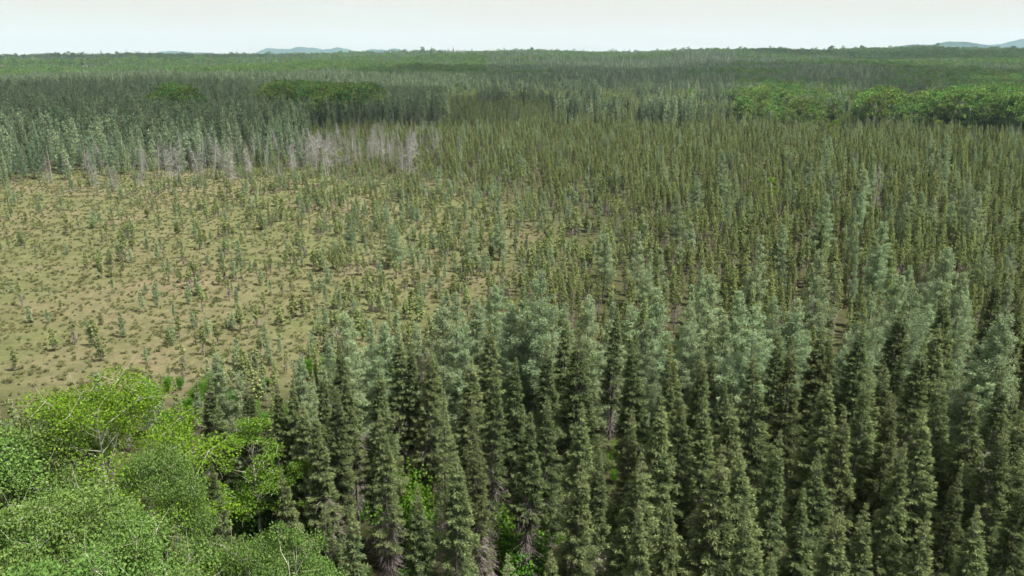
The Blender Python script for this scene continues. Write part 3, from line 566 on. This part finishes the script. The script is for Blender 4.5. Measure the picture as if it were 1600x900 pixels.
# ---- bog plants
x3, y3 = scatter(240000, 56, 262, 42); b = bogness(x3, y3); w = wav(x3, y3, 5, 9); k = rng.uniform(0, 1, len(x3)) < b*.25*np.clip(.8+.5*w, .2, 1); x3, y3 = x3[k], y3[k]
mass('sedge', TUFT, x3, y3, rng.uniform(.2, .5, len(x3)), rng.integers(0, 2, len(x3)), 'low sedge and moss cover of the open bog')
x3, y3 = scatter(70000, 56, 262, 42); b = bogness(x3, y3); w = wav(x3, y3, 37, 10) + .6*wav(x3, y3, 11, 1) + rng.normal(0, .4, len(x3)); k = rng.uniform(0, 1, len(x3)) < b*np.clip(w*.13, .01, .2); x3, y3 = x3[k], y3[k]
mass('bog_shrubs', HEATH, x3, y3, rng.uniform(.2, .55, len(x3)), rng.integers(0, 2, len(x3)), 'brownish low heath shrubs in patches on the open bog')

# ---- the forest behind, to the skyline
def far(n, r0, r1):
    x, y = scatter(n, r0, r1, 41); u, v = project(x, y, ground_z(x, y)); return x, y, u, v, np.hypot(x, y)
P = [far(34000, 228, 620), far(44000, 620, 1250), far(70000, 1250, 2750)]
x, y, u, v, r = (np.concatenate(a) for a in zip(*P))
k = ~((r < 345) & (bog_t(x, y) > .3) & (u > 480)); x, y, u, v, r = (a[k] for a in (x, y, u, v, r))
k = ~((r < 275) & (u > 40) & (u < 640) & (rng.uniform(0, 1, len(x)) < .6)); x, y, u, v, r = (a[k] for a in (x, y, u, v, r))
n1 = wav(x, y, 260, 11); n2 = wav(x, y, 700, 12); n3 = wav(x, y, 120, 13)
dec = n1*.6 + n2*.6 + .35*sstep(1150, 1600, u)*sstep(300, 420, r) + .5*sstep(900, 2200, r) - .25*((u > 620) & (u < 1150) & (r < 1600)) - 9*(u < 700)*(r < 800)
dec = dec + 1.1*sstep(850, 1000, r)*(1-sstep(1500, 1700, r))*(u < 760) + .7*sstep(450, 700, r)*(u > 1150)*(n3 > -.1) + .5*sstep(1500, 2000, r)*(u > 850)
is_d = dec + rng.normal(0, .18, len(x)) > .60
RECTS = [(240, 310, 178, 200), (415, 590, 172, 200), (1430, 1680, 182, 222), (1350, 1410, 192, 210)]
for (u0, u1, v0, v1) in RECTS: is_d |= (((u-(u0+u1)/2)/(u1-u0)*2)**2 + ((v-(v0+v1)/2)/(v1-v0)*2)**2 + .5*n3 + rng.normal(0, .35, len(x)) < .8)
stand = ~is_d & (u > 700) & (r < 620) & (n3 > -.6)
con = ~is_d & ~stand
h = np.where(is_d, rng.uniform(8, 13.5, len(x)), np.where(stand, rng.uniform(4.5, 9, len(x)), rng.uniform(8, 14, len(x))))
h = h*np.interp(r, [228, 300], [.7, 1])*np.where((r > 1400) & (rng.uniform(0, 1, len(x)) < .035), rng.uniform(1.2, 1.6, len(x)), 1)
zone = np.zeros(len(x), bool)
for (u0, u1, v0, v1) in RECTS: zone |= (u > u0) & (u < u1) & (v > v0) & (v < v1)
h = np.where(zone & is_d, h*1.3, h)
is_d &= rng.uniform(0, 1, len(x)) < .6          # crowns are wide: fewer of them
dx, dy, dh, du, dr = x[is_d], y[is_d], h[is_d], u[is_d], r[is_d]; vi = rng.integers(0, 3, len(dx)); o = np.argsort(np.where(in_view(dx, dy, dh), dr, 1e6))[:300]
dl = row_labels([int(j) for j in o], dx, dy, dh, lambda j, w: w)
for j in o:
    side = 'left of the dead trees' if du[j] < 250 else 'behind the row of dead trees' if du[j] < 680 else 'behind the spruce stand' if du[j] < 1150 else 'at far right'
    place('broadleaf_tree', FAR_TREE[vi[j]], dx[j], dy[j], dh[j], rng.uniform(0, 6.28), (0, 0), rng.uniform(.9, 1.15), f'green broadleaf tree {side}, {dl[int(j)]}', 'tree', 'broadleaf trees ' + side)
m = np.setdiff1d(np.arange(len(dx)), o); mass('broadleaf_forest', FAR_TREE, dx[m], dy[m], dh[m], vi[m], 'far rounded broadleaf forest in light green bands to the skyline')
i = np.where(stand)[0]; mass('far_spruce_forest', FAR_SPRUCE, x[i], y[i], h[i], rng.choice(3, len(i), p=[.5, .25, .25]), 'far narrow spruces continuing the stand towards the skyline')
i = np.where(con)[0]; mass('far_conifer_forest', FAR_CON, x[i], y[i], h[i], rng.choice(4, len(i), p=[.3, .25, .2, .25]), 'far blue-green conifer forest reaching to the skyline')
# bright saplings in the stand on the right
sap = [(1305, 185, 9, 0), (1448, 168, 10, 0), (1467, 185, 8, 1), (1420, 178, 8, 1), (1375, 150, 10, 0), (1207, 275, 6, 1), (1240, 282, 6, 1), (1358, 205, 6, 1)]
for n_, (uu, vv, hh, k) in enumerate(sap):
    X_, Y_ = at_height(uu, vv, hh); place('aspen_sapling', YELLOW_SAPLING[k], X_, Y_, hh, rng.uniform(0, 6.28), (0, 0), 1.1, f'bright yellow-green broadleaf sapling in the far right spruces, {ORD[int(np.argsort(np.argsort([s[0] for s in sap]))[n_])]} from the left', 'tree', 'bright saplings in the spruce stand')
# one tall pine standing above the skyline
X_, Y_ = 687-800, 0; d = 1500.0; x_ = (687-800)/FPX*d/cp
place('pine_tree', FAR_CON[3], x_, d*.98, 27, 0, (0, 0), 1.5, 'lone tall pine standing above the forest skyline', 'tree')

# ------------------------------------------------------------------ broken cloud overhead, high above the frame: its shadows lie in bands on the far forest
M_CLOUD = bpy.data.materials.new('thin_cloud'); M_CLOUD.use_nodes = True; _t = M_CLOUD.node_tree; _t.nodes.clear()
_tr, _tp, _mx, _o = (_t.nodes.new(n) for n in ('ShaderNodeBsdfTranslucent', 'ShaderNodeBsdfTransparent', 'ShaderNodeMixShader', 'ShaderNodeOutputMaterial'))
_tr.inputs['Color'].default_value = (.93, .94, .95, 1); _mx.inputs['Fac'].default_value = .40
_t.links.new(_tp.outputs[0], _mx.inputs[1]); _t.links.new(_tr.outputs[0], _mx.inputs[2]); _t.links.new(_mx.outputs[0], _o.inputs['Surface'])
CLOUD_Z = 520.0
def cloud(x, y, rx, ry, seed, label):
    """a flat-bottomed lumpy cloud whose shadow falls round x, y"""
    r = np.random.default_rng(seed); nu, nv = 72, 20; A, B = np.meshgrid(np.arange(nu)*2*math.pi/nu, np.linspace(-math.pi/2, math.pi/2, nv), indexing='ij')
    lob = 1 + sum(r.uniform(.04, .14)*np.cos(k*A + r.uniform(0, 6.28)) for k in range(2, 9)); hgt_ = np.where(B > 0, 70, 14)*(1 + .25*np.sin(5*A + seed)*np.cos(B))
    off = CLOUD_Z/math.tan(SUN_ELEV)
    X = np.cos(A)*np.cos(B)*rx*lob; Y = np.sin(A)*np.cos(B)*ry*lob; Z = np.sin(B)*hgt_
    V = np.stack([X, Y, Z], -1).reshape(-1, 3); i, j = np.meshgrid(np.arange(nu), np.arange(nv-1), indexing='ij'); i, j = i.ravel(), j.ravel(); i2 = (i+1) % nu
    me = bpy.data.meshes.new('cloud'); me.from_pydata(V.tolist(), [], np.column_stack([i*nv+j, i2*nv+j, i2*nv+j+1, i*nv+j+1]).tolist()); me.update(); me.materials.append(M_CLOUD)
    o = bpy.data.objects.new('cloud', me); C.objects.link(o); o.location = (x + math.sin(SUN_AZ)*off, y + math.cos(SUN_AZ)*off, CLOUD_Z); o['kind'] = 'structure'; o['label'] = label
cloud(-210, 440, 230, 175, 2, 'thin cloud above the far left forest, out of the picture')
cloud(190, 900, 330, 330, 3, 'thin cloud above the middle of the far forest, out of the picture')
cloud(900, 1500, 420, 330, 4, 'thin cloud above the far right forest, out of the picture')
cloud(-900, 1900, 420, 260, 5, 'thin cloud above the far left skyline, out of the picture')

# ------------------------------------------------------------------ haze: one closed box of even thin air round everything
hb = bpy.data.meshes.new('haze'); X0, X1, Y0, Y1, Z0, Z1 = -9500, 9500, -3000, 9800, -30, 290
hb.from_pydata([(a, b, c) for a in (X0, X1) for b in (Y0, Y1) for c in (Z0, Z1)], [], [(0, 1, 3, 2), (4, 6, 7, 5), (0, 4, 5, 1), (2, 3, 7, 6), (0, 2, 6, 4), (1, 5, 7, 3)]); hb.update()
hz = bpy.data.objects.new('haze', hb); C.objects.link(hz); hz['kind'] = 'stuff'; hz['label'] = 'thin pale blue haze over the far forest and hills'
hm = bpy.data.materials.new('haze'); hm.use_nodes = True; ht = hm.node_tree; ht.nodes.clear(); pv = ht.nodes.new('ShaderNodeVolumePrincipled'); ho = ht.nodes.new('ShaderNodeOutputMaterial')
pv.inputs['Color'].default_value = (.58, .79, 1, 1); pv.inputs['Density'].default_value = 5e-5; pv.inputs['Anisotropy'].default_value = 0.0
ht.links.new(pv.outputs[0], ho.inputs['Volume']); hb.materials.append(hm)
